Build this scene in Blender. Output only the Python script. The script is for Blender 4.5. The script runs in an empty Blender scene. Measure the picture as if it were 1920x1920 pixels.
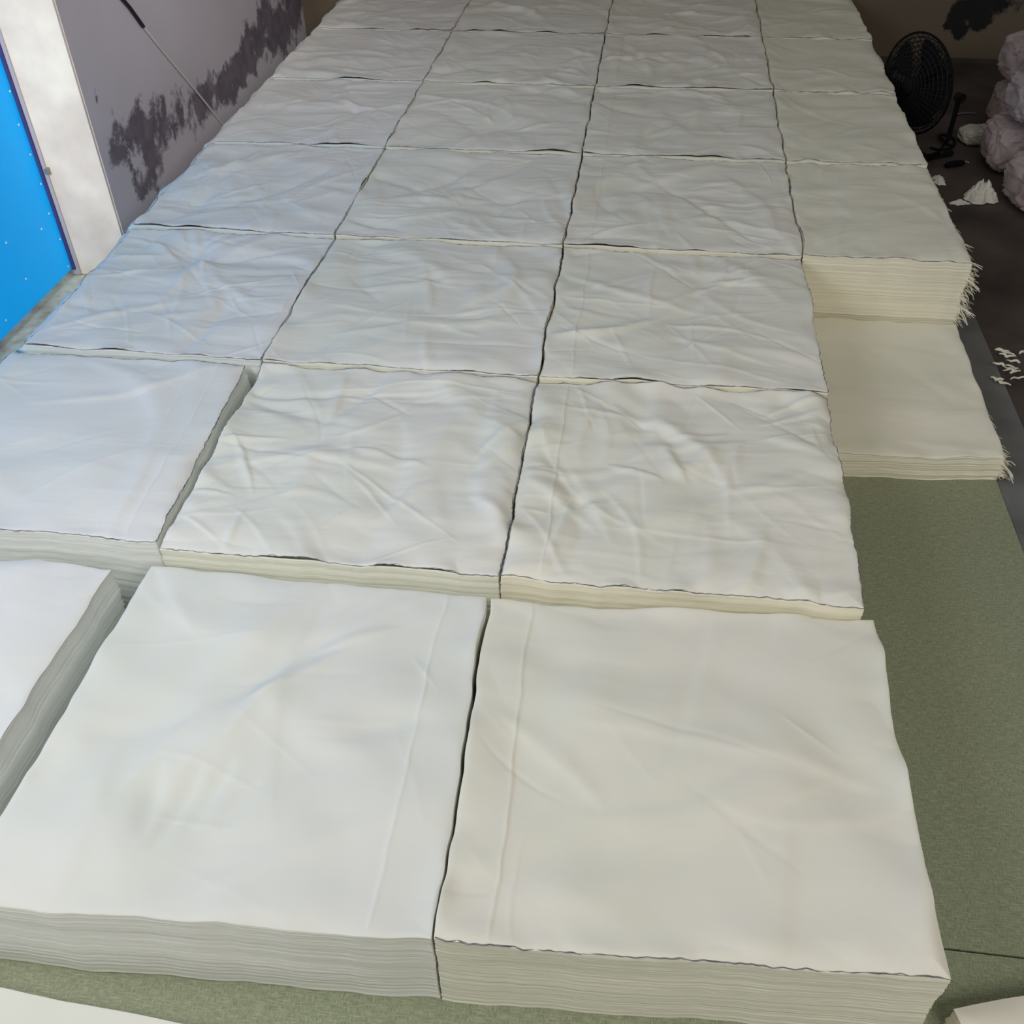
import bpy, math, random
import numpy as np
from mathutils import Vector, Matrix
random.seed(4)
bpy.context.scene.view_settings.view_transform='Standard'
COL = bpy.context.scene.collection
T = 0.262            # height of the full stacks
CH = 1.4             # camera above their tops
F = 1844.0
TOP = [T-.052, T-.02, T-.005, T+.008, T+.018, T+.026, T+.032]   # top of row 1..7

# ------------------------------------------------------------ camera fit
obs = []
def O(ix, k, px, py): obs.append((ix, k, px, py))
for k,px,py in ((1,932,1093),(2,1012,705),(3,1062,468),(4,1090,290),(5,1115,165),(6,1130,65)): O(2,k,px,py)
for k,px,py in ((1,300,1020),(2,490,660),(3,625,437),(4,718,270),(5,790,150),(6,843,62)): O(1,k,px,py)
for k,px,py in ((1,1632,1140),(2,1553,738),(3,1503,482),(4,1475,297),(5,1448,168),(6,1428,67)): O(3,k,px,py)
for k,px,py in ((3,1815,487),(4,1738,303),(5,1690,168),(6,1648,66)): O(4,k,px,py)
for k,px,py in ((2,20,638),(3,235,415),(4,385,258),(5,490,150),(6,582,60)): O(0,k,px,py)
def nrm(v): return v/np.linalg.norm(v)
Yc = nrm(np.array([.129,.661,-.739])); Xc = np.array([1,-.0474,.0976]); Xc = nrm(Xc-Xc.dot(Yc)*Yc); Zc = np.cross(Xc,Yc)
R0 = np.stack([Xc,Yc,Zc],axis=1)
def rot(v):
    a = np.linalg.norm(v)
    if a < 1e-12: return np.eye(3)
    k = v/a; K = np.array([[0,-k[2],k[1]],[k[2],0,-k[0]],[-k[1],k[0],0]])
    return np.eye(3)+math.sin(a)*K+(1-math.cos(a))*K@K
def model(p):
    R = rot(p[:3])@R0; C = np.array([p[3],0,T+CH]); xs=[p[4],p[5],0,p[6],p[7]]; out=[]
    for ix,k,px,py in obs:
        P = np.array([xs[ix], p[8]+(k-1)*p[9], TOP[k]]); c = R@(P-C)
        out += [960+F*c[0]/-c[2]-px, 960-F*c[1]/-c[2]-py]
    return np.array(out)
p = np.array([0,0,0,.37,-1.41,-.74,.74,1.24,1.35,.714])
for it in range(25):
    r = model(p); J = np.zeros((len(r),len(p)))
    for i in range(len(p)):
        q = p.copy(); q[i]+=1e-5; J[:,i]=(model(q)-r)/1e-5
    p = p-np.linalg.lstsq(J,r,rcond=None)[0]
R = rot(p[:3])@R0; CP = np.array([p[3],0,T+CH]); XS=[p[4],p[5],0,p[6],p[7]]; Y1=p[8]; L=p[9]
def YK(k): return Y1+(k-1)*L
def ray(px,py): return R.T@np.array([(px-960)/F,-(py-960)/F,-1.0])
def at(px,py,z=0.):
    d = ray(px,py); t=(z-CP[2])/d[2]; q=CP+t*d; return (float(q[0]),float(q[1]))
def atx(px,py,X):
    d = ray(px,py); t=(X-CP[0])/d[0]; q=CP+t*d; return (float(q[1]),float(q[2]))
def aty(px,py,Y):
    d = ray(px,py); t=(Y-CP[1])/d[1]; q=CP+t*d; return (float(q[0]),float(q[2]))
cam = bpy.data.cameras.new('camera'); co = bpy.data.objects.new('camera', cam); COL.objects.link(co)
M = Matrix([[*R.T[i],CP[i]] for i in range(3)]+[[0,0,0,1]]); co.matrix_world = M
cam.sensor_width = 36; cam.lens = 36*F/1920; cam.clip_start=.02
bpy.context.scene.camera = co

# ------------------------------------------------------------ helpers
def tag(o, label=None, cat=None, group=None, kind=None):
    if label: o['label']=label
    if cat: o['category']=cat
    if group: o['group']=group
    if kind: o['kind']=kind
    return o
def empty(name, loc, rz=0):
    o = bpy.data.objects.new(name,None); COL.objects.link(o); o.location=loc; o.rotation_euler=(0,0,rz); o.empty_display_size=.1; return o
def mesh(name, V, Fs, mat, parent=None, smooth=True):
    me = bpy.data.meshes.new(name); me.from_pydata([tuple(map(float,v)) for v in V] if not isinstance(V,np.ndarray) else V.tolist(), [], Fs if isinstance(Fs,list) else Fs.tolist())
    if smooth: me.polygons.foreach_set('use_smooth',[True]*len(me.polygons))
    me.update(); me.materials.append(mat)
    o = bpy.data.objects.new(name,me); COL.objects.link(o)
    if parent: o.parent=parent
    return o
class MB:
    def __init__(s): s.v=[]; s.f=[]
    def box(s,c,d,rz=0):
        n=len(s.v); cz,sz=math.cos(rz),math.sin(rz)
        for dz in (-1,1):
            for dx,dy in ((-1,-1),(1,-1),(1,1),(-1,1)):
                x,y=dx*d[0]/2,dy*d[1]/2; s.v.append((c[0]+x*cz-y*sz,c[1]+x*sz+y*cz,c[2]+dz*d[2]/2))
        s.f += [tuple(n+i for i in q) for q in ((3,2,1,0),(4,5,6,7),(0,1,5,4),(1,2,6,5),(2,3,7,6),(3,0,4,7))]
    def tube(s,P,r,closed=False,seg=6,taper=None,radii=None):
        P=[Vector(q) for q in P]; n0=len(s.v); N=len(P)
        for i,q in enumerate(P):
            a=P[(i-1)%N] if (closed or i>0) else q; b=P[(i+1)%N] if (closed or i<N-1) else q
            t=(b-a).normalized(); up=Vector((0,0,1)) if abs(t.z)<.9 else Vector((1,0,0))
            u=t.cross(up).normalized(); w=t.cross(u); rr=r*(taper(i/(N-1)) if taper else 1)
            if radii is not None: rr=radii[i]
            for k in range(seg):
                an=2*math.pi*k/seg; s.v.append(tuple(q+u*math.cos(an)*rr+w*math.sin(an)*rr))
        for i in range(N if closed else N-1):
            j=(i+1)%N
            for k in range(seg):
                l=(k+1)%seg; s.f.append((n0+i*seg+k,n0+i*seg+l,n0+j*seg+l,n0+j*seg+k))
        if not closed:
            s.f.append(tuple(n0+k for k in range(seg))); s.f.append(tuple(n0+(N-1)*seg+k for k in reversed(range(seg))))
    def lathe(s,prof,c,axis='z',seg=24):
        n0=len(s.v)
        for (r,h) in prof:
            for k in range(seg):
                a=2*math.pi*k/seg; x,y=r*math.cos(a),r*math.sin(a)
                s.v.append((c[0]+x,c[1]+y,c[2]+h) if axis=='z' else (c[0]+x,c[1]+h,c[2]+y))
        for i in range(len(prof)-1):
            for k in range(seg):
                l=(k+1)%seg; s.f.append((n0+i*seg+k,n0+i*seg+l,n0+(i+1)*seg+l,n0+(i+1)*seg+k))
    def build(s,name,mat,parent=None,smooth=True): return mesh(name,s.v,s.f,mat,parent,smooth)

def perlin(seed):
    rg=np.random.RandomState(seed); perm=rg.permutation(256); perm=np.concatenate([perm,perm]); an=rg.rand(256)*2*np.pi; gx=np.cos(an); gy=np.sin(an)
    def n(x,y):
        x=np.asarray(x,float)+37.3; y=np.asarray(y,float)+91.7
        xi=np.floor(x).astype(int); yi=np.floor(y).astype(int); fx=x-xi; fy=y-yi
        u=fx*fx*fx*(fx*(fx*6-15)+10); v=fy*fy*fy*(fy*(fy*6-15)+10)
        def g(ix,iy,dx,dy):
            h=perm[(perm[ix&255]+iy)&255]; return gx[h]*dx+gy[h]*dy
        a=g(xi,yi,fx,fy); b=g(xi+1,yi,fx-1,fy); c=g(xi,yi+1,fx,fy-1); d=g(xi+1,yi+1,fx-1,fy-1)
        return 1.5*((a+(b-a)*u)+((c+(d-c)*u)-(a+(b-a)*u))*v)
    return n
def fbm(n,x,y,o=3):
    s=0;a=1
    for i in range(o): s=s+a*n(x*2**i+i*7.1,y*2**i+i*3.3); a*=.5
    return s
NG=perlin(999)

# ------------------------------------------------------------ materials
def mat_new(name):
    m=bpy.data.materials.new(name); m.use_nodes=True; nt=m.node_tree; return m,nt,nt.nodes['Principled BSDF']
def simple(name,c,rough=.6,metal=0,noise=0,scale=20,spec=.3,bump=0):
    m,nt,b=mat_new(name); b.inputs['Base Color'].default_value=(*c,1); b.inputs['Roughness'].default_value=rough; b.inputs['Metallic'].default_value=metal; b.inputs['Specular IOR Level'].default_value=spec
    if noise or bump:
        tc=nt.nodes.new('ShaderNodeTexCoord'); nz=nt.nodes.new('ShaderNodeTexNoise'); nz.inputs['Scale'].default_value=scale; nz.inputs['Detail'].default_value=6
        nt.links.new(tc.outputs['Object'],nz.inputs['Vector'])
        if noise:
            r=nt.nodes.new('ShaderNodeValToRGB'); r.color_ramp.elements[0].position=.3; r.color_ramp.elements[1].position=.7
            r.color_ramp.elements[0].color=(*[v*(1-noise) for v in c],1); r.color_ramp.elements[1].color=(*[min(1,v*(1+noise)) for v in c],1)
            nt.links.new(nz.outputs['Fac'],r.inputs['Fac']); nt.links.new(r.outputs['Color'],b.inputs['Base Color'])
        if bump:
            bp=nt.nodes.new('ShaderNodeBump'); bp.inputs['Strength'].default_value=bump; bp.inputs['Distance'].default_value=.01
            nt.links.new(nz.outputs['Fac'],bp.inputs['Height']); nt.links.new(bp.outputs['Normal'],b.inputs['Normal'])
    return m
def cloth(name,c,streak=.14):
    m,nt,b=mat_new(name); N=nt.nodes; Lk=nt.links
    b.inputs['Roughness'].default_value=.8; b.inputs['Specular IOR Level'].default_value=.12; b.inputs['Sheen Weight'].default_value=.1
    tc=N.new('ShaderNodeTexCoord')
    n1=N.new('ShaderNodeTexNoise'); n1.inputs['Scale'].default_value=3; n1.inputs['Detail'].default_value=4; Lk.new(tc.outputs['Object'],n1.inputs['Vector'])
    r=N.new('ShaderNodeValToRGB'); r.color_ramp.elements[0].position=.3; r.color_ramp.elements[1].position=.7
    r.color_ramp.elements[0].color=(c[0]*.93,c[1]*.96,c[2]*.92,1); r.color_ramp.elements[1].color=(*c,1)
    Lk.new(n1.outputs['Fac'],r.inputs['Fac']); Lk.new(r.outputs['Color'],b.inputs['Base Color'])
    mp=N.new('ShaderNodeMapping'); mp.inputs['Scale'].default_value=(5,18,4); Lk.new(tc.outputs['Object'],mp.inputs['Vector'])
    n2=N.new('ShaderNodeTexNoise'); n2.inputs['Scale'].default_value=1; n2.inputs['Detail'].default_value=4; n2.inputs['Distortion'].default_value=1.2; Lk.new(mp.outputs[0],n2.inputs['Vector'])
    n3=N.new('ShaderNodeTexNoise'); n3.inputs['Scale'].default_value=700; Lk.new(tc.outputs['Object'],n3.inputs['Vector'])
    b1=N.new('ShaderNodeBump'); b1.inputs['Strength'].default_value=streak; b1.inputs['Distance'].default_value=.012; Lk.new(n2.outputs['Fac'],b1.inputs['Height'])
    b2=N.new('ShaderNodeBump'); b2.inputs['Strength'].default_value=.1; b2.inputs['Distance'].default_value=.001; Lk.new(n3.outputs['Fac'],b2.inputs['Height']); Lk.new(b1.outputs[0],b2.inputs['Normal'])
    Lk.new(b2.outputs[0],b.inputs['Normal']); return m
def layers_mat(name,c1,c2):
    m,nt,b=mat_new(name); N=nt.nodes; Lk=nt.links
    b.inputs['Roughness'].default_value=.9; b.inputs['Specular IOR Level'].default_value=.1
    tc=N.new('ShaderNodeTexCoord'); mp=N.new('ShaderNodeMapping'); mp.inputs['Scale'].default_value=(1.8,1.8,640); Lk.new(tc.outputs['Object'],mp.inputs['Vector'])
    n=N.new('ShaderNodeTexNoise'); n.inputs['Scale'].default_value=1; n.inputs['Detail'].default_value=1; Lk.new(mp.outputs[0],n.inputs['Vector'])
    r=N.new('ShaderNodeValToRGB'); r.color_ramp.elements[0].position=.3; r.color_ramp.elements[1].position=.6
    r.color_ramp.elements[0].color=(*c1,1); r.color_ramp.elements[1].color=(*c2,1)
    Lk.new(n.outputs['Fac'],r.inputs['Fac']); Lk.new(r.outputs['Color'],b.inputs['Base Color'])
    bp=N.new('ShaderNodeBump'); bp.inputs['Strength'].default_value=.4; bp.inputs['Distance'].default_value=.0015; Lk.new(n.outputs['Fac'],bp.inputs['Height']); Lk.new(bp.outputs[0],b.inputs['Normal'])
    return m
CL = {'A':cloth('cloth_cool',(.90,.89,.87)),'B':cloth('cloth_white',(.91,.895,.83)),'C':cloth('cloth_cream',(.91,.885,.795)),'D':cloth('cloth_warm',(.91,.88,.74)),'S':cloth('cloth_smooth',(.88,.885,.84),.07),'T':cloth('cloth_smooth_cream',(.885,.86,.77),.07)}
LA = {'A':layers_mat('layers_cool',(.78,.81,.76),(.90,.92,.87)),'B':layers_mat('layers_white',(.78,.79,.67),(.92,.92,.80)),'D':layers_mat('layers_cream',(.86,.82,.65),(.96,.93,.77))}
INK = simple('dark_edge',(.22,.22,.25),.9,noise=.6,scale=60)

# ------------------------------------------------------------ stacks
def stack(c, z0, H, n, seed, label, mt, ml, amp=1., stars=2, creases=18, folds=(), lift=.008, ink=.5, ink_sides=(0,1,2,3), levels=.006, wave=.006, soft=1., group='stacks of white cloth laid edge to edge', rough=.8, streak=1., droop=.003, dents=(), broad=8, fan=0., fanl=0., lip=1.):
    """c = near-left, near-right, far-right, far-left corners in the ground plane"""
    c=[np.array(q,float) for q in c]; cen=sum(c)/4
    root=empty('cloth_stack',(cen[0],cen[1],z0)); tag(root,label,'cloth stack',group)
    c=[q-cen for q in c]; nz=perlin(seed); rg=np.random.RandomState(seed+500)
    W=(np.linalg.norm(c[1]-c[0])+np.linalg.norm(c[2]-c[3]))/2; D=(np.linalg.norm(c[3]-c[0])+np.linalg.norm(c[2]-c[1]))/2
    def pos(u,v):   # u,v in 0..1 ; the outline wave follows a noise in world space so neighbours nest
        x=(1-v)*((1-u)*c[0][0]+u*c[1][0])+v*((1-u)*c[3][0]+u*c[2][0])
        y=(1-v)*((1-u)*c[0][1]+u*c[1][1])+v*((1-u)*c[3][1]+u*c[2][1])
        yl=c[0][1]+v*(c[3][1]-c[0][1])+cen[1]; yr=c[1][1]+v*(c[2][1]-c[1][1])+cen[1]; xn=c[0][0]+u*(c[1][0]-c[0][0])+cen[0]; xf=c[3][0]+u*(c[2][0]-c[3][0])+cen[0]
        xl=(c[0][0]+c[3][0])/2+cen[0]; xr=(c[1][0]+c[2][0])/2+cen[0]; yn=(c[0][1]+c[1][1])/2+cen[1]; yf=(c[2][1]+c[3][1])/2+cen[1]
        wl=fbm(NG,yl*6,xl*.9+yl*0+3.1,3); wr=fbm(NG,yr*6,xr*.9+yr*0+3.1,3); wn=fbm(NG,xn*6+50,yn*.9+xn*0,3); wf=fbm(NG,xf*6+50,yf*.9+xf*0,3)
        return x+wave*(wl*(1-u)+wr*u), y+wave*(wn*(1-v)+wf*v)
    def zedge(u,v):
        a=fbm(nz,u*4+v*2.3+5,v*4-u*1.7+70.2,2); return lift*np.clip(a+.1,-.15,1.2)
    s=np.linspace(0,1,n)
    s=.5-.5*np.cos(np.pi*s)*.35-.5*(1-2*s)*.65      # denser near the borders
    U,V=np.meshgrid(s,s); X,Y=pos(U,V); xm=U*W; ym=V*D
    d=np.minimum(np.minimum(xm,W-xm),np.minimum(ym,D-ym))
    wx=xm+.05*nz(xm*4,ym*4); wy=ym+.05*nz(xm*4+40,ym*4+9)
    h=.008*soft*fbm(nz,wx*3,wy*4,2)
    mask=np.clip(.5+1.4*nz(xm*3+70,ym*3+13),0,1)
    st=fbm(nz,wx*2.6+3,wy*8+8,1); h=h+.0030*amp*streak*mask*(np.exp(-(st/.34)**2)-.4)
    fine=fbm(nz,wx*5+5,wy*22+11,2); h=h+.0008*amp*streak*fine
    def crease(cx,cy,an,ln,w,a,cv,half=False,sk=.62):
        dx=xm-cx; dy=ym-cy; t=dx*math.cos(an)+dy*math.sin(an); q=-dx*math.sin(an)+dy*math.cos(an)+cv*t*t+.012*nz(xm*4+cx*9,ym*4+cy*9)
        tp=np.clip(4*(t/ln)*(1-t/ln),0,1)**1.2 if half else np.clip(1-(t/ln)**2,0,1)**1.5
        ww=w*(.5+.7*tp)
        return a*tp*np.where(q>0,np.exp(-(q/ww)**2),np.exp(-(q/(ww*sk))**2))
    for i in range(broad):
        an=rg.choice([rg.normal(.1,.3),rg.normal(-.7,.35),rg.normal(.9,.4),rg.normal(1.5,.3)],p=[.3,.35,.2,.15])
        h=h+crease(rg.rand()*W,rg.rand()*D,an,rg.uniform(.15,.38),rg.uniform(.02,.05),amp*rg.uniform(.0028,.0065)*rg.choice([1,1,-1]),rg.normal(0,.8))
    for i in range(creases):
        an=rg.choice([rg.normal(.05,.3),rg.normal(-.8,.3),rg.normal(.9,.35),rg.normal(1.5,.3)],p=[.4,.35,.17,.08])
        ln_=rg.uniform(.06,.26)
        h=h+crease(rg.rand()*W,rg.rand()*D,an,ln_,rg.uniform(.005,.012),amp*rg.uniform(.0006,.0017)*rg.choice([1,1,-1]),rg.normal(0,.5))
    for i in range(stars):
        sx,sy=rg.uniform(.2,.8)*W,rg.uniform(.2,.8)*D; off=rg.rand()*6; m=rg.randint(6,11)
        rr=np.hypot(xm-sx,ym-sy); h=h-.004*amp*np.exp(-(rr/.07)**2)
        for k in range(m):
            o_=rg.uniform(.01,.08); an=off+k*6.28/m+rg.normal(0,.45)
            h=h+crease(sx+o_*math.cos(an),sy+o_*math.sin(an),an,rg.uniform(.12,.38),rg.uniform(.010,.028),amp*rg.uniform(.0015,.0040),rg.normal(0,1.1),True)
    for (du,dv,an,ln_,w,a) in dents:
        h=h+crease(du*W,dv*D,an,ln_,w,a,0,sk=.85)
    for (fu,dr,a) in folds:
        q=xm-(fu+dr*V)*W+.003*nz(ym*6,ym*0+3); h=h+a*.4*np.exp(-np.abs(q)/.003)+a*.4*(1/(1+np.exp(-q/.002)))*(1 if fu>.5 else -1)*.5
    win=1-np.exp(-(d/.018)**1.5)
    Z=H+win*h+zedge(U,V)*np.exp(-d/.05)-droop*np.exp(-d/.005)
    vs=np.stack([X,Y,Z],-1).reshape(-1,3)
    i=np.arange(n-1); I,J=np.meshgrid(i,i); a=(J*n+I).ravel(); fs=np.stack([a,a+1,a+1+n,a+n],1)
    mesh('top_sheet',vs,fs,mt,root)
    # pile of layers below: perimeter x levels
    q=s[:-1]; o=np.ones_like(q)
    pu=np.concatenate([q,o,1-q,0*o]); pv=np.concatenate([0*o,q,o,1-q])
    nx=np.concatenate([0*o,o,0*o,-o]); ny=np.concatenate([-o,0*o,o,0*o]); m=len(pu)
    fansel=np.concatenate([0*o,o,0*o,0*o]); fansel[len(q)]=1; fansel[2*len(q)]=1
    fansl=np.concatenate([0*o,0*o,0*o,o]); fansl[0]=1
    for k in range(4):
        j=k*len(q); nx[j]=(1 if k in(1,2) else -1); ny[j]=(1 if k in(2,3) else -1)
    px,py=pos(pu,pv); zed=zedge(pu,pv); zt=H+zed-droop-.0008; zb=H+np.minimum(zed,zed*lip)-droop-.0008; perim=np.concatenate([q*W,W+q*D,W+D+q*W,2*W+D+q*D])
    LV=max(6,int(H/levels)); rings=[]
    for l in range(LV+1):
        t=1-l/LV
        z=t*(H-droop-.0008)+(zb-(H-droop-.0008))*t**6
        jit=(.0007*rough*rg.normal()+.0028*rough*nz(perim*3,perim*0+l*levels*14)+.0006*rough*nz(perim*22,perim*0+l*.8))*min(1,l*.4) if l else 0*perim
        jit=np.clip(jit,-.005,.003)-.0002
        jx_=jit+0
        if fan: jx_=jx_+fansel*fan*min(1,(l*levels)/.05)*(.6+.8*nz(perim*4,perim*0+l*levels*55)+.25*rg.normal())
        if fanl: jx_=jx_+fansl*fanl*min(1,(l*levels)/.022)**.8*(.85+.5*nz(perim*5,perim*0+l*levels*60))
        rings.append(np.stack([px+nx*jx_,py+ny*jit,np.maximum(z,0)],-1))
    inner=np.stack([px*.95,py*.95,0*px+(H-.03 if H>.1 else H*.5)],-1)   # closed, sunk cap under the sheet
    vs=np.concatenate(rings+[inner,np.array([[0,0,H-.03 if H>.1 else H*.5]])]); k=np.arange(m); k2=(k+1)%m; fs=[]
    for l in range(LV): fs.append(np.stack([l*m+k,(l+1)*m+k,(l+1)*m+k2,l*m+k2],1))
    ib=(LV+1)*m
    fs.append(np.stack([k,k2,ib+k2,ib+k],1))
    cap=np.stack([ib+k,ib+k2,0*k+len(vs)-1],1).tolist()
    mesh('folded_layers',vs,np.concatenate(fs).tolist()+cap,ml,root)
    # dark frayed edge of the top sheet: one continuous line, thick where the fray shows
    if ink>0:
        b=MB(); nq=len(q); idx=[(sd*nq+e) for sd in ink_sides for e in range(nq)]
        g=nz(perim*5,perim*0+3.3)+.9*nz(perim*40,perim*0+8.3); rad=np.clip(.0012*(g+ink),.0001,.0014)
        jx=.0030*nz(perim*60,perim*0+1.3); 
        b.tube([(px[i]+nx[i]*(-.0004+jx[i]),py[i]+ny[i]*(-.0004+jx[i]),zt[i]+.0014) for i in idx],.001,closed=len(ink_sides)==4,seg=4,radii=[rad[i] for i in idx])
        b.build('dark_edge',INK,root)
    return root

ORD=['front','second','third','fourth','fifth','sixth','seventh']
def cell(ci,k,gx=.0026,gy=.0026):   # column 0..3, row number k (1..7)
    x0,x1=XS[ci],XS[ci+1]; y0,y1=YK(k-1),YK(k)
    return [(x0+gx,y0+gy),(x1-gx,y0+gy),(x1-gx,y1-gy),(x0+gx,y1-gy)]
colname=['leftmost','second-from-left','third-from-left','rightmost']
for k in range(2,8):
    for ci in range(4):
        if ci==3 and k<4: continue
        n={2:280,3:230,4:180,5:140,6:120,7:100}[k]
        cc=cell(ci,k); col='ABCD'[ci]; kw={}
        if (ci,k)==(0,2):
            a=at(290,1014,TOP[1]); b_=at(467,676,TOP[1]); cc=[(XS[0]-.02,a[1]-.0),(a[0],a[1]+.0),(b_[0],YK(2)-.014),(XS[0],YK(2)-.014)]
            kw=dict(amp=.8,stars=0,creases=14,folds=((.9,0,.006),(.8,.0,.004)),streak=.5,ink=.8,fan=.005,wave=.007,rough=1.2)
            lab='smooth cool-white cloth stack with vertical fold lines, second from front in leftmost column'
        elif (ci,k)==(1,2):
            kw=dict(amp=1.5,stars=3,creases=36,lift=.024,broad=14,ink=.8,lip=.3); lab='heavily crumpled white cloth stack with wavy dark edge, second from front in second-from-left column'
        elif (ci,k)==(2,2):
            kw=dict(amp=1.5,stars=3,creases=36,lift=.028,folds=((.11,.0,.006),),broad=14,ink=.8,lip=.3); lab='crumpled cream cloth stack with lifted front edge beside the bare green mat'
        else:
            if ci==3:
                lab={4:'tall cream cloth stack with frayed threads, standing above the low stack in rightmost column',
                     5:'cream cloth stack directly behind the frayed stack in rightmost column',
                     6:'cream cloth stack beside the black fan, second from the back in rightmost column',
                     7:'rearmost cream cloth stack in the rightmost column'}[k]
                kw=dict(amp=.7,stars=1,creases=14,streak=.6,lift=.010)
                if k==4: kw.update(fan=.007,rough=1.2)
            else:
                lab=f'wrinkled white cloth stack, {ORD[k-1]} from the front in the {colname[ci]} column' if k<7 else f'rearmost wrinkled white cloth stack in the {colname[ci]} column'
                kw=dict(amp=1.3,stars=2,creases=30,broad=12,lift=.011,lip=.5)
                if ci==2: kw['folds']=((.11,0,.005),)
                if ci==0:
                    kw['folds']=((.10,0,.004),(.16,0,.004)); kw['fanl']=.038
                    cc[0]=(cc[0][0]+.032,cc[0][1]); cc[3]=(cc[3][0]+.026,cc[3][1])
                if (ci,k)==(0,3): kw.update(amp=1.5,creases=45,stars=3)
        mt=CL[col]; ml=LA['D' if ci>=2 or (k>3 and ci>0) else ('A' if ci==0 else 'B')]
        kw.setdefault('ink',.45 if k in(3,4) else .25)
        r=stack(cc,0,TOP[k-1],n,10*ci+k,lab,mt,ml,levels=(.0025 if (ci,k)==(3,4) else .005) if (k<5 or ci==0) else .012,**kw)
        if (ci,k)==(3,4): D4=r; D4c=cc
# front row
z=TOP[0]
def P(px,py,zz=z): return at(px,py,zz)
B1=[P(-95,1690),P(809,1765),P(911,1118),P(283,1062)]
C1=[P(814,1766),P(1783,1832),P(1640,1160),P(920,1126)]
hand=[(.38,.26,1.5,.09,.020,-.006),(.45,.30,1.3,.08,.018,-.006),(.31,.27,1.75,.08,.018,-.006),(.51,.28,1.1,.06,.018,-.005),(.45,.50,.9,.20,.045,.010),(.50,.68,.8,.16,.035,-.009),(.64,.50,-.5,.16,.04,.007),(.78,.52,.4,.12,.03,-.007),(.40,.78,.9,.16,.04,.009),(.58,.84,.7,.12,.035,-.008),(.2,.5,1.1,.17,.05,-.008)]
hand+=[(.50,.60,1.1,.13,.016,.006),(.56,.66,.8,.13,.016,.006),(.60,.86,.9,.10,.014,.005),(.68,.80,.5,.10,.014,.005),(.30,.42,1.2,.12,.016,.005)]
stack(B1,0,z,270,101,'smooth white cloth stack with long vertical fold, front row centre left',CL['S'],LA['A'],amp=.8,stars=0,creases=12,folds=((.87,.02,.007),),soft=1.3,ink=0,lift=.008,levels=.0025,streak=.3,dents=hand,broad=9)
stack(C1,0,z,270,102,'smooth cream cloth stack with dark frayed front edge, front row beside green mat',CL['T'],LA['B'],amp=.8,stars=0,creases=14,folds=((.11,.0,.007),),soft=1.6,ink=.85,ink_sides=(0,),lift=.014,levels=.0025,streak=.5,broad=14,lip=.6)
ar=P(208,1066); an_=P(0,1395)
sl=(an_[0]-ar[0])/(an_[1]-ar[1]); yn=P(0,1740)[1]
A1=[(ar[0]-.55,yn),(ar[0]+sl*(yn-ar[1]),yn),ar,(ar[0]-.55,ar[1])]
stack(A1,0,z,150,103,'smooth bluish-white cloth stack with wavy layered side, at the left edge of front row',CL['A'],LA['A'],amp=.35,stars=0,creases=5,ink=0,soft=1.2,levels=.003,wave=.010,streak=.3,rough=1.6)
# low stack in the right column
zl=.072
D3=[P(1580,852,zl),P(1893,862,zl),P(1790,592,zl),P(1536,582,zl)]
D3=[(XS[3]+.004,D3[0][1]),(D3[1][0]-.008,D3[1][1]),(D3[2][0]-.008,YK(3)-.018),(XS[3]+.004,YK(3)-.018)]
rlow=stack(D3,0,zl,170,104,'low smooth cream cloth stack in front of the tall frayed stack, on green mat',cloth('cloth_bright_cream',(.95,.92,.78)),LA['D'],amp=.5,stars=0,creases=8,ink=0,soft=.8,streak=.5,rough=1.6,levels=.0025,fan=.018)
# foreground partial stacks
zf=.03
q0=P(0,1852,zf); q1=P(335,1918,zf); dx,dy=q1[0]-q0[0],q1[1]-q0[1]; ln=math.hypot(dx,dy); dx/=ln; dy/=ln
fl=[q0[0]-dx*.2,q0[1]-dy*.2]; fr=[q0[0]+dx*.56,q0[1]+dy*.56]
stack([(fl[0]+dy*.7,fl[1]-dx*.7),(fr[0]+dy*.7,fr[1]-dx*.7),fr,fl],0,zf,120,105,'thin white cloth stack cut off at the bottom left corner of the photo',CL['S'],LA['A'],amp=.3,stars=0,creases=4,ink=0,streak=.3,lift=.002,wave=.002,droop=.001,group='thin cloth stacks in the foreground')
zf=.06
q0=P(1788,1892,zf); q1=P(1920,1868,zf); dx,dy=q1[0]-q0[0],q1[1]-q0[1]; ln=math.hypot(dx,dy); dx/=ln; dy/=ln
fr=[q0[0]+dx*.5,q0[1]+dy*.5]
stack([(q0[0]+dy*.6,q0[1]-dx*.6),(fr[0]+dy*.6,fr[1]-dx*.6),fr,q0],0,zf,120,106,'low cream cloth stack cut off at the bottom right corner of the photo',CL['T'],LA['D'],amp=.3,stars=0,creases=4,ink=0,streak=.3,lift=.002,wave=.002,droop=.001,rough=1.6,levels=.003,group='thin cloth stacks in the foreground')

# frayed threads on the tall right stack and the low one
def fringe(root,cn,cf,H,num,zlo,seed,L1=.045):
    b=MB(); rg=random.Random(seed); loc=root.location
    for i in range(num):
        t=rg.random()**1.8*.85; x=cn[0]+(cf[0]-cn[0])*t-loc.x-.004; y=cn[1]+(cf[1]-cn[1])*t-loc.y+.003; zz=rg.uniform(zlo,H-.01); ll=rg.uniform(.012,L1)*(1-.6*t)*(.6+.6*abs(math.sin(zz*40))); a=rg.uniform(-.9,.3); w=rg.uniform(.0010,.0032)
        dr_=rg.uniform(.2,.9)
        pts=[(x+ll*s_*math.cos(a),y+ll*s_*math.sin(a)+.004*math.sin(s_*5+i),max(.004,zz-ll*dr_*s_*s_)) for s_ in (0,.33,.66,1)]
        b.tube(pts,w,seg=5,taper=lambda s_:1-.6*s_)
    o=b.build('frayed_threads',LA['D'],root); o['kind']='stuff'
fringe(D4,D4c[1],D4c[2],TOP[3],700,.07,3,.055)
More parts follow.
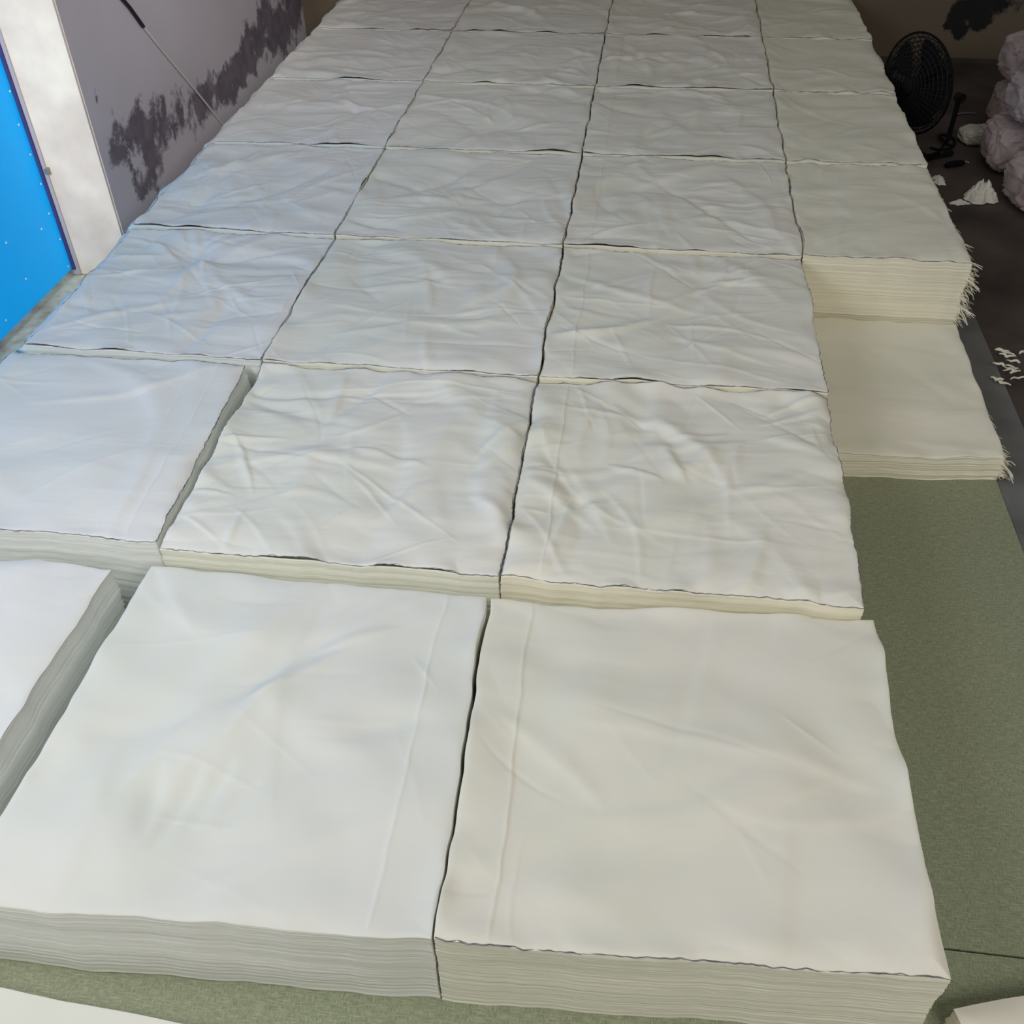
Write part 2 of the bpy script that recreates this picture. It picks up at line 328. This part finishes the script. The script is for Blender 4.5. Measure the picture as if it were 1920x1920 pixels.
fringe(rlow,D3[1],D3[2],zl,110,.01,4,.04)

# ------------------------------------------------------------ setting
XW=p[4]-.29
YB=YK(7)+.07
XR=XS[4]+1.1
XF=XS[0]-.065       # left edge of the raised floor
def floor_mat_material():
    m,nt,b=mat_new('green_vinyl'); N=nt.nodes; Lk=nt.links
    tc=N.new('ShaderNodeTexCoord')
    def nz_(sc,rx,ry,det=3):
        mp=N.new('ShaderNodeMapping'); mp.inputs['Scale'].default_value=(rx,ry,1); Lk.new(tc.outputs['Object'],mp.inputs['Vector'])
        n=N.new('ShaderNodeTexNoise'); n.inputs['Scale'].default_value=sc; n.inputs['Detail'].default_value=det; Lk.new(mp.outputs[0],n.inputs['Vector']); return n
    a=nz_(1,50,420,1); c=nz_(1,420,90,1); mx=N.new('ShaderNodeMath'); mx.operation='MAXIMUM'; Lk.new(a.outputs['Fac'],mx.inputs[0]); Lk.new(c.outputs['Fac'],mx.inputs[1])
    r=N.new('ShaderNodeValToRGB'); r.color_ramp.elements[0].position=.42; r.color_ramp.elements[1].position=.76
    r.color_ramp.elements[0].color=(.25,.28,.19,1); r.color_ramp.elements[1].color=(.42,.45,.325,1); Lk.new(mx.outputs[0],r.inputs['Fac'])
    g=nz_(1.5,1,1); g2=N.new('ShaderNodeMixRGB'); g2.blend_type='MULTIPLY'; g2.inputs['Fac'].default_value=.6; Lk.new(r.outputs[0],g2.inputs[1])
    r2=N.new('ShaderNodeValToRGB'); r2.color_ramp.elements[0].color=(.82,.95,.94,1); r2.color_ramp.elements[1].color=(1,.9,.77,1); Lk.new(g.outputs['Fac'],r2.inputs['Fac']); Lk.new(r2.outputs[0],g2.inputs[2])
    Lk.new(g2.outputs[0],b.inputs['Base Color']); b.inputs['Roughness'].default_value=.5; b.inputs['Specular IOR Level'].default_value=.3
    bp=N.new('ShaderNodeBump'); bp.inputs['Strength'].default_value=.5; bp.inputs['Distance'].default_value=.0015; Lk.new(mx.outputs[0],bp.inputs['Height']); Lk.new(bp.outputs[0],b.inputs['Normal']); return m
GM=floor_mat_material()
me_x=at(1868,900)[0]; ys=at(1850,1788)[1]
b=MB(); b.box(((XF+.01+me_x)/2,(ys+.002+YB-.05)/2,-.002),(me_x-XF-.01,YB-.05-ys-.002,.004)); tag(b.build('floor_mat',GM,None,False),'long olive green textured mat lying under the rows of cloth stacks','mat','green vinyl mats')
b=MB(); b.box(((XF+.01+me_x+.25)/2,(ys-.002-1.2)/2,-.002),(me_x+.25-XF-.01,ys-.002+1.2,.004)); tag(b.build('floor_mat',GM,None,False),'olive green textured mat at the bottom of the photo, in front of the seam','mat','green vinyl mats')
gx=at(1872,690)[0]
b=MB(); b.box(((me_x-.1+gx)/2,(ys+.01+YB-1.2)/2,-.006),(gx-me_x+.1,YB-1.2-ys-.01,.004)); tag(b.build('ground_sheet',simple('grey_plastic',(.17,.175,.175),.7,noise=.2,scale=6),None,False),'narrow dark grey sheet showing along the right edge of the green mat','ground sheet')
b=MB(); b.box(((XF+XR+.6)/2,(YB-1.6)/2+.1,-.058),(XR+.6-XF,YB+2.2,.1))
tag(b.build('floor',simple('stained_concrete',(.085,.068,.06),.75,noise=.45,scale=3.5,bump=.3),None,False),kind='structure')
# walls with peeled paint
def wall_mat(name,c,c2):
    m,nt,b=mat_new(name); N=nt.nodes; Lk=nt.links
    tc=N.new('ShaderNodeTexCoord'); n=N.new('ShaderNodeTexNoise'); n.inputs['Scale'].default_value=5.5; n.inputs['Detail'].default_value=8; n.inputs['Roughness'].default_value=.67; Lk.new(tc.outputs['Object'],n.inputs['Vector'])
    at_=N.new('ShaderNodeAttribute'); at_.attribute_name='peel'
    s=N.new('ShaderNodeMath'); s.operation='ADD'; Lk.new(n.outputs['Fac'],s.inputs[0]); Lk.new(at_.outputs['Fac'],s.inputs[1])
    r=N.new('ShaderNodeValToRGB'); r.color_ramp.elements[0].position=.91; r.color_ramp.elements[1].position=.985; Lk.new(s.outputs[0],r.inputs['Fac'])
    n2=N.new('ShaderNodeTexNoise'); n2.inputs['Scale'].default_value=1.3; n2.inputs['Detail'].default_value=6; Lk.new(tc.outputs['Object'],n2.inputs['Vector'])
    rb=N.new('ShaderNodeValToRGB'); rb.color_ramp.elements[0].position=.3; rb.color_ramp.elements[1].position=.7; rb.color_ramp.elements[0].color=(*[v*.82 for v in c],1); rb.color_ramp.elements[1].color=(*c,1); Lk.new(n2.outputs['Fac'],rb.inputs['Fac'])
    n4=N.new('ShaderNodeTexNoise'); n4.inputs['Scale'].default_value=14; n4.inputs['Detail'].default_value=5; Lk.new(tc.outputs['Object'],n4.inputs['Vector'])
    rd=N.new('ShaderNodeValToRGB'); rd.color_ramp.elements[0].position=.4; rd.color_ramp.elements[1].position=.7; rd.color_ramp.elements[0].color=(*c2,1); rd.color_ramp.elements[1].color=(*[v*1.5 for v in c2],1); Lk.new(n4.outputs['Fac'],rd.inputs['Fac'])
    mx=N.new('ShaderNodeMixRGB'); Lk.new(r.outputs[0],mx.inputs[0]); Lk.new(rb.outputs[0],mx.inputs[1]); Lk.new(rd.outputs[0],mx.inputs[2]); Lk.new(mx.outputs[0],b.inputs['Base Color'])
    b.inputs['Roughness'].default_value=.7
    bp=N.new('ShaderNodeBump'); bp.inputs['Strength'].default_value=.3; bp.inputs['Distance'].default_value=.006; bp.invert=True; Lk.new(r.outputs[0],bp.inputs['Height']); Lk.new(bp.outputs[0],b.inputs['Normal']); return m
def wall(name,org,du,dn,lu,H,mat,blobs,step=.03,pk=.60):
    """vertical slab; du along, dn = direction of thickness (away from room); blobs (s,z,rs,rz)"""
    nu=int(lu/step)+1; nv=int(H/step)+1; S,Z=np.meshgrid(np.linspace(0,lu,nu),np.linspace(0,H,nv))
    vs=np.stack([org[0]+du[0]*S,org[1]+du[1]*S,-.008+Z],-1).reshape(-1,3)
    pe=np.zeros(S.shape)
    for (bs,bz,rs,rz) in blobs: pe=np.maximum(pe,pk*np.exp(-(((S-bs)/rs)**2+((Z-bz)/rz)**2)))
    i=np.arange(nu-1); j=np.arange(nv-1); I,J=np.meshgrid(i,j); a=(J*nu+I).ravel(); fs=np.stack([a,a+1,a+1+nu,a+nu],1).tolist()
    v=vs.tolist(); th=.234
    c=[0,nu-1,nu*nv-1,nu*(nv-1)]; base=len(v)
    for q in c: v.append([v[q][0]+dn[0]*th,v[q][1]+dn[1]*th,v[q][2]])
    for e in range(4): f=(e+1)%4; fs.append([c[e],base+e,base+f,c[f]])
    fs.append([base+3,base+2,base+1,base])
    o=mesh(name,v,fs,mat,None,False); at2=o.data.attributes.new('peel','FLOAT','POINT'); at2.data.foreach_set('value',np.concatenate([pe.ravel(),np.zeros(4)]).astype(np.float32))
    o['kind']='structure'; return o
yj=atx(222,405,XW)[0]
def seg_blobs(pts,f,sub=5):
    out=[]
    for (a,b_) in zip(pts[:-1],pts[1:]):
        for i in range(sub):
            t=i/sub; px=a[0]+(b_[0]-a[0])*t; py=a[1]+(b_[1]-a[1])*t; s_,z_=f(px,py); out.append((s_,z_,a[2]+(b_[2]-a[2])*t,a[3]+(b_[3]-a[3])*t))
    return out
fL=lambda px,py:(lambda q:(q[0]-yj,q[1]))(atx(px,py,XW))
bl=seg_blobs([(540,-20,.45,.34),(520,30,.45,.30),(475,95,.36,.20),(430,150,.36,.17),(380,185,.25,.14),(330,215,.30,.20),(280,245,.30,.24),(240,262,.20,.18),(215,280,.12,.09)],fL)
bl+=seg_blobs([(300,265,.26,.22),(280,310,.22,.20),(268,345,.14,.13)],fL)
bl+=seg_blobs([(178,165,.02,.03),(182,200,.02,.03)],fL,2)
wall('wall_left',(XW,yj),(0,1),(-1,0),YB-yj+.0,2.6,wall_mat('lilac_plaster',(.74,.69,.76),(.17,.145,.18)),bl,.02,.57)
yd0=1.0
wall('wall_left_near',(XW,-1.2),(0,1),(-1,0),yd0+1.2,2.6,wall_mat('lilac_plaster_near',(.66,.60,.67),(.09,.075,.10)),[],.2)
fB=lambda px,py:(lambda q:(q[0]-XW,q[1]))(aty(px,py,YB))
bl=seg_blobs([(1860,0,.22,.12),(1835,15,.20,.10),(1800,12,.10,.08),(1790,35,.07,.09),(1800,60,.06,.06)],fB)
bl+=seg_blobs([(1860,10,.12,.08),(1830,50,.07,.06)],fB)
wall('wall_back',(XW,YB),(1,0),(0,1),XR-XW,2.6,wall_mat('brown_plaster',(.21,.165,.11),(.008,.008,.008)),bl,.02)
wall('wall_right',(XR,YB),(0,-1),(1,0),YB+1.2,2.6,wall_mat('brown_plaster_side',(.26,.21,.16),(.02,.02,.02)),[],.2)
# door reveal, frame and blue door; the ground outside the doorway is lower than the floor
cream=simple('cream_plaster',(.90,.77,.65),.8,noise=.18,scale=5)
xd=XW-.234
zlow=min(atx(28,592,xd)[1],atx(145,515,xd)[1])
b=MB(); b.box((XW-.117,yj-.006,(2.6+zlow)/2),(.228,.012,2.6-zlow)); tag(b.build('trim_1',cream,None,False),kind='structure')
gx0,gx1=XW-.79,XF-.002
b=MB(); b.box(((gx0+gx1)/2,(yj+yd0)/2,zlow-.030),(gx1-gx0,yj-yd0+1.,.05)); tag(b.build('floor_outside',simple('pale_ground',(.88,.72,.54),.9,noise=.4,scale=14,bump=.4),None,False),kind='structure')
dr=empty('door_1',(xd,(yj+yd0)/2,zlow)); dr['kind']='structure'
BL=simple('blue_paint_glow',(.0,.42,.95),.55,noise=.05,scale=3)
bn=BL.node_tree.nodes['Principled BSDF']; bn.inputs['Emission Color'].default_value=(.0,.30,.78,1); bn.inputs['Emission Strength'].default_value=.45   # glow put into the material in place of sunlight through the panel
ln=yj-yd0; HD=2.6-zlow
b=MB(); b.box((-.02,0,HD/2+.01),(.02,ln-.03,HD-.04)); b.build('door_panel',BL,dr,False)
b=MB()
for s_ in (-1,1): b.box((-.005,s_*(ln/2-.012),HD/2),(.04,.016,HD))
b.box((-.005,0,HD-.02),(.04,ln-.05,.04)); b.build('door_frame',simple('blue_grey_frame',(.52,.50,.58),.6),dr,False)
b=MB()
for s_ in (-1,1): b.box((-.008,s_*(ln/2-.025),HD/2),(.02,.009,HD-.05))
b.build('door_seal',simple('dark_seal',(.05,.06,.20),.6),dr,False)
RV=simple('bright_steel',(.95,.9,.8),.3,.2)
rr_=random.Random(5)
for i in range(26):
    b=MB(); b.lathe([(0,.004),(.003,.003),(.0042,0)],(0,0,0),seg=8); b.v=[(-.009+z_,ln/2-.05+x_+.008*math.sin(i*2.3),.05+i*.11+y_) for x_,y_,z_ in b.v]; b.build('rivet',RV,dr)
for i in range(8):
    oy=rr_.uniform(.12,.55); oz=rr_.uniform(.02,.5)
    b=MB(); b.lathe([(0,.004),(.003,.003),(.0042,0)],(0,0,0),seg=8); b.v=[(-.009+z_,ln/2-oy+x_,oz+y_) for x_,y_,z_ in b.v]; b.build('rivet',RV,dr)
yl,zl_=atx(92,318,xd+.02); zl_-=zlow
b=MB(); b.box((.02,ln/2-.02,zl_),(.012,.03,.02)); b.build('latch',simple('grey_steel',(.35,.34,.33),.4,.7),dr,False)
# cable on the left wall
pts=[]
for px,py in ((215,-20),(245,15),(270,50),(310,100),(360,160),(400,210),(425,240),(440,262)):
    y_,z_=atx(px,py,XW+.01); pts.append((XW+.008,y_,z_))
b=MB(); b.tube(pts,.0045); cb=empty('wall_cable',pts[4]); tag(cb,'thin pale cable running diagonally down the peeling left wall','cable')
b.v=[tuple(Vector(q)-Vector(pts[4])) for q in b.v]
b.build('cord',simple('pale_cable',(.75,.72,.68),.6),cb)
b=MB(); b.tube([tuple(Vector(q)-Vector(pts[4])) for q in pts[:3]],.0075); b.build('black_sleeve',simple('black_rubber',(.012,.012,.014),.5),cb)

# ------------------------------------------------------------ fan
BK=simple('black_plastic',(.010,.010,.011),.8,spec=.1); BW=simple('black_wire',(.014,.014,.014),.6,.1,spec=.2)
fx,fy=XS[4]+.10,at(1712,285)[1]
fan=empty('floor_fan',(fx,fy,-.008),math.radians(-58)); tag(fan,'black round floor fan with wire grille standing behind the right side of the stacks','fan')
RF=.195; zc=.29
def grille(sgn,dep):
    b=MB()
    for r_,o in [(RF,0)]+[(RF*(1-.085*i),dep*math.sin(min(1,i*.11)*math.pi/2)) for i in range(1,10)]:
        b.tube([(r_*math.cos(a),sgn*o,zc+r_*math.sin(a)) for a in [2*math.pi*k/48 for k in range(48)]],.0020 if r_<RF else .005,True,5)
    for k in range(40):
        a=2*math.pi*k/40; b.tube([(RF*t*math.cos(a),sgn*dep*math.sin(min(1,(1-t)*1.3)*math.pi/2),zc+RF*t*math.sin(a)) for t in (1,.85,.7,.5,.3,.2)],.0014,seg=4)
    return b
grille(-1,.05).build('front_grille',BW,fan); grille(1,.06).build('rear_grille',BW,fan)
b=MB(); b.lathe([(0,-.052),(.03,-.052),(.034,-.046),(.034,-.04)],(0,0,zc),'y'); b.build('grille_badge',BK,fan)
for k in range(5):
    b=MB(); a0=2*math.pi*k/5; g=[]
    for i in range(8):
        for j in range(6):
            r_=.03+.14*i/7; a=a0+(j/5-.5)*(.6+.6*math.sin(i/7*2.6)); g.append((r_*math.cos(a),(j/5-.5)*.035,zc+r_*math.sin(a)))
    b.v=g; b.f=[(i*6+j,i*6+j+1,i*6+j+7,i*6+j+6) for i in range(7) for j in range(5)]; b.build('blade',BK,fan)
b=MB(); b.lathe([(0,-.03),(.032,-.025),(.035,.03),(.02,.03)],(0,0,zc),'y'); b.build('hub',BK,fan)
b=MB(); b.lathe([(.02,.05),(.055,.055),(.058,.11),(.04,.14),(0,.145)],(0,0,zc),'y'); b.build('motor_housing',BK,fan)
b=MB(); b.tube([(-.205,.04,zc),(-.205,.04,.12),(-.17,.04,.05),(-.12,.04,.02),(.12,.04,.02),(.17,.04,.05),(.205,.04,.12),(.205,.04,zc)],.010,seg=8); b.build('yoke_stand',BK,fan)
for s_ in (-1,1):
    b=MB(); b.tube([(s_*.12,-.03,.012),(s_*.12,.18,.012)],.011,seg=8); b.build('foot',BK,fan)
for s_ in (-1,1):
    b=MB(); b.tube([(s_*.19,.04,zc),(s_*.225,.04,zc)],.018,seg=10); b.build('pivot_knob',BK,fan)
def line_thing(name,label,cat,pp,r_,mat):
    P_=[Vector((*at(a,c_),h_)) for a,c_,h_ in pp]; out=[]
    for i in range(len(P_)-1):
        p0=P_[max(0,i-1)];p1=P_[i];p2=P_[i+1];p3=P_[min(len(P_)-1,i+2)]
        for t in (0,.2,.4,.6,.8):
            out.append(.5*((2*p1)+(-p0+p2)*t+(2*p0-5*p1+4*p2-p3)*t*t+(-p0+3*p1-3*p2+p3)*t**3))
    out.append(P_[-1]); b=MB(); b.tube([tuple(q) for q in out],r_); o=b.build(name,mat); tag(o,label,cat); return o
zg=-.003
line_thing('extension_cable','black cable looping over the floor beside the fan','cable',[(1745,276,zg),(1764,280,zg),(1785,276,zg),(1790,262,zg),(1774,252,zg),(1761,258,zg+.011),(1774,274,zg+.014),(1786,272,zg)],.006,BK)
line_thing('thin_cable','thin grey cable crossing the floor behind the small pale bundle','cable',[(1785,215,zg),(1800,212,zg),(1815,211,zg),(1830,212,zg)],.004,simple('grey_cord',(.25,.24,.23),.6))
cx_,cy_=at(1790,310); pl=empty('power_plug',(cx_,cy_,-.008),.5); tag(pl,'small black plug lying on the floor below the looping cable','plug')
b=MB(); b.tube([(-.05,0,.014),(-.035,0,.016),(0,0,.016),(.03,0,.014),(.045,0,.012)],.014,seg=8,taper=lambda t:.6+.4*math.sin(t*3.1)); b.build('plug_body',BK,pl)
for s_ in (-1,1):
    b=MB(); b.tube([(.045,s_*.006,.012),(.065,s_*.006,.012)],.003); b.build('prong',simple('steel',(.5,.5,.5),.3,.9),pl)

# ------------------------------------------------------------ wrapped bundles
WR=simple('wrapped_cloth',(.47,.385,.37),.6,noise=.15,scale=9,spec=.25,bump=.35); TI=simple('tie_string',(.22,.19,.17),.8)
def bundle(px,py,zb,dims,rz,seed,label,mat=WR,name='cloth_bundle',grp='wrapped bundles piled by the right wall'):
    x_,y_=at(px,py,zb); root=empty(name,(x_,y_,zb),rz); tag(root,label,'bundle',grp); nz=perlin(seed); nu,nv=120,60
    A,Bt=np.meshgrid(np.linspace(0,2*np.pi,nu,endpoint=False),np.linspace(-np.pi/2,np.pi/2,nv)); e=.55
    sg=lambda v,k:np.sign(v)*np.abs(v)**k
    X=sg(np.cos(Bt),e)*sg(np.cos(A),e); Y=sg(np.cos(Bt),e)*sg(np.sin(A),e); Z=sg(np.sin(Bt),e)
    ca=np.cos(A);sa=np.sin(A)
    w=.96+.05*fbm(nz,ca*2+Z,sa*2-Z*1.3,2)-.09*np.abs(fbm(nz,ca*4+Z*3,sa*4+Z*2.5,2))
    pin=1-.06*np.exp(-(X/.10)**2)
    vs=np.stack([X*w*dims[0]/2,Y*w*pin*dims[1]/2,np.clip(Z*w*pin*1.04,-.94,.94)*dims[2]/2+dims[2]*.47],-1).reshape(-1,3); fs=[]
    for j in range(nv-1):
        for i in range(nu): k=(i+1)%nu; fs.append((j*nu+i,j*nu+k,(j+1)*nu+k,(j+1)*nu+i))
    mesh('wrapped_body',vs,fs,mat,root)
    b=MB(); b.tube([(0,.43*dims[1]*sg(math.cos(a),.55),dims[2]*.47+.43*dims[2]*sg(math.sin(a),.55)) for a in [2*math.pi*k/28 for k in range(28)]],.003,True,5); b.build('tie_string',TI,root)
    return root
Z0=-.008
bx_,by_=at(1952,385,Z0); bx_+=.06
def bat(dx,dy,zb,dims,rz,seed,label):
    r=bundle(1900,300,zb,dims,rz,seed,label); r.location=(bx_+dx,by_+dy,zb); return r
bat(0,0,Z0,(.44,.34,.20),.1,1,'pinkish wrapped bundle on the floor, nearest in the pile at right edge')
bat(.05,.02,Z0+.19,(.42,.32,.18),-.1,2,'wrapped bundle resting on top of the nearest bundle at right edge')
bat(.0,.40,Z0,(.44,.36,.20),-.05,3,'wrapped bundle on the floor directly behind the nearest bundle')
bat(.04,.40,Z0+.19,(.44,.34,.19),.05,5,'wrapped bundle in the middle layer of the second pile from the front, right edge')
bat(.06,.41,Z0+.37,(.42,.34,.18),-.05,6,'topmost wrapped bundle of the second pile from the front, right edge')
bat(.09,.82,Z0,(.38,.32,.21),.0,7,'wrapped bundle on the floor at the back of the pile near the wall')
bat(.09,.82,Z0+.21,(.40,.34,.20),.05,9,'upper wrapped bundle at the back of the pile near the wall')
bundle(1832,266,Z0,(.18,.13,.07),.2,8,'small flat pale bundle lying on the floor beside the fan cable',simple('pale_wrap',(.60,.58,.50),.5,noise=.1,bump=.3,scale=14))
# crumpled rag
def rag(px,py,sx,sy,hh,rz,seed,label,name='rag',cat='rag'):
    x_,y_=at(px,py); nz=perlin(seed); n=60; U,V=np.meshgrid(np.linspace(-1,1,n),np.linspace(-1,1,n))
    k_=np.sqrt(1-.5*V*V); k2_=np.sqrt(1-.5*U*U); CU=U*k_; CV=V*k2_
    r=np.hypot(CU,CV); an=np.arctan2(CV,CU); ed=1+.4*nz(np.cos(an)*1.6,np.sin(an)*1.6)
    X=CU*sx/2*ed; Y=CV*sy/2*ed
    Z=hh*np.clip(.8*(1-r**2)+.7*np.abs(fbm(nz,CU*2.2,CV*2.2,3))*(1.1-r),.02,2)
    vs=np.stack([X,Y,Z+.002],-1).reshape(-1,3); i=np.arange(n-1); I,J=np.meshgrid(i,i); a=(J*n+I).ravel()
    o=mesh(name,vs,np.stack([a,a+1,a+1+n,a+n],1),CL['B'],None); o.location=(x_,y_,-.008); o.rotation_euler=(0,0,rz); tag(o,label,cat); return o
rag(1838,368,.13,.12,.06,.3,21,'crumpled white rag on the dark floor in front of the bundles')
rag(1800,379,.08,.035,.014,.1,22,'flat white cloth tail lying just left of the crumpled rag',name='cloth_scrap',cat='scrap')
rag(1760,335,.05,.10,.015,.1,23,'small pale cloth scrap against the side of the rightmost stacks',name='cloth_scrap',cat='scrap')
rs=random.Random(8)
for i in range(14):
    px,py=1893+rs.uniform(-30,32),688+rs.uniform(-30,30); x_,y_=at(px,py); a=rs.uniform(-.9,.5); l_=rs.uniform(.03,.06); b=MB(); w=rs.uniform(.003,.005); pts=[]
    for k in range(9):
        t=k/8; pts.append((l_*(t-.5)*math.cos(a)+.004*math.sin(t*6+i),l_*(t-.5)*math.sin(a)+.004*math.cos(t*5+i),.006+.006*abs(math.sin(t*5+i))+.001*i))
    b.tube(pts,w,seg=5,taper=lambda t:.5+.5*math.sin(t*3.1)); o=b.build('fabric_strip',CL['D']); o.location=(x_,y_,-.008); tag(o,'thin white fabric offcut in the scattered heap on the dark floor','scrap','fabric offcuts on the floor')

# ------------------------------------------------------------ light
w=bpy.data.worlds.new('world'); bpy.context.scene.world=w; w.use_nodes=True; bg=w.node_tree.nodes['Background']; bg.inputs[0].default_value=(1,.955,.925,1); bg.inputs[1].default_value=.245
def area(name,loc,tgt,sx,sy,pw,c,spread=180):
    l=bpy.data.lights.new(name,'AREA'); l.shape='RECTANGLE'; l.size=sx; l.size_y=sy; l.energy=pw; l.color=c; l.spread=math.radians(spread)
    o=bpy.data.objects.new(name,l); COL.objects.link(o); o.location=loc; o.rotation_euler=(Vector(tgt)-Vector(loc)).to_track_quat('-Z','Y').to_euler()
area('daylight_left',(-1.5,.55,1.8),(0.4,2.5,.2),.9,1.3,26,(.985,.99,1))
area('warm_front',(1.8,-.9,2.6),(.3,1.5,.2),1.5,1.2,38,(1,.955,.86))
area('reveal_fill',(XW-.12,yd0+.35,1.3),(XW-.12,yj,.5),.14,1.2,1.0,(1,.90,.78),22)  # added fill aimed at the door reveal, standing in for sun
area('wall_fill',(1.3,2.6,2.5),(XW,4.1,1.1),.7,.7,2.5,(.95,.95,1),60)  # unseen fill, added only to brighten the left wall
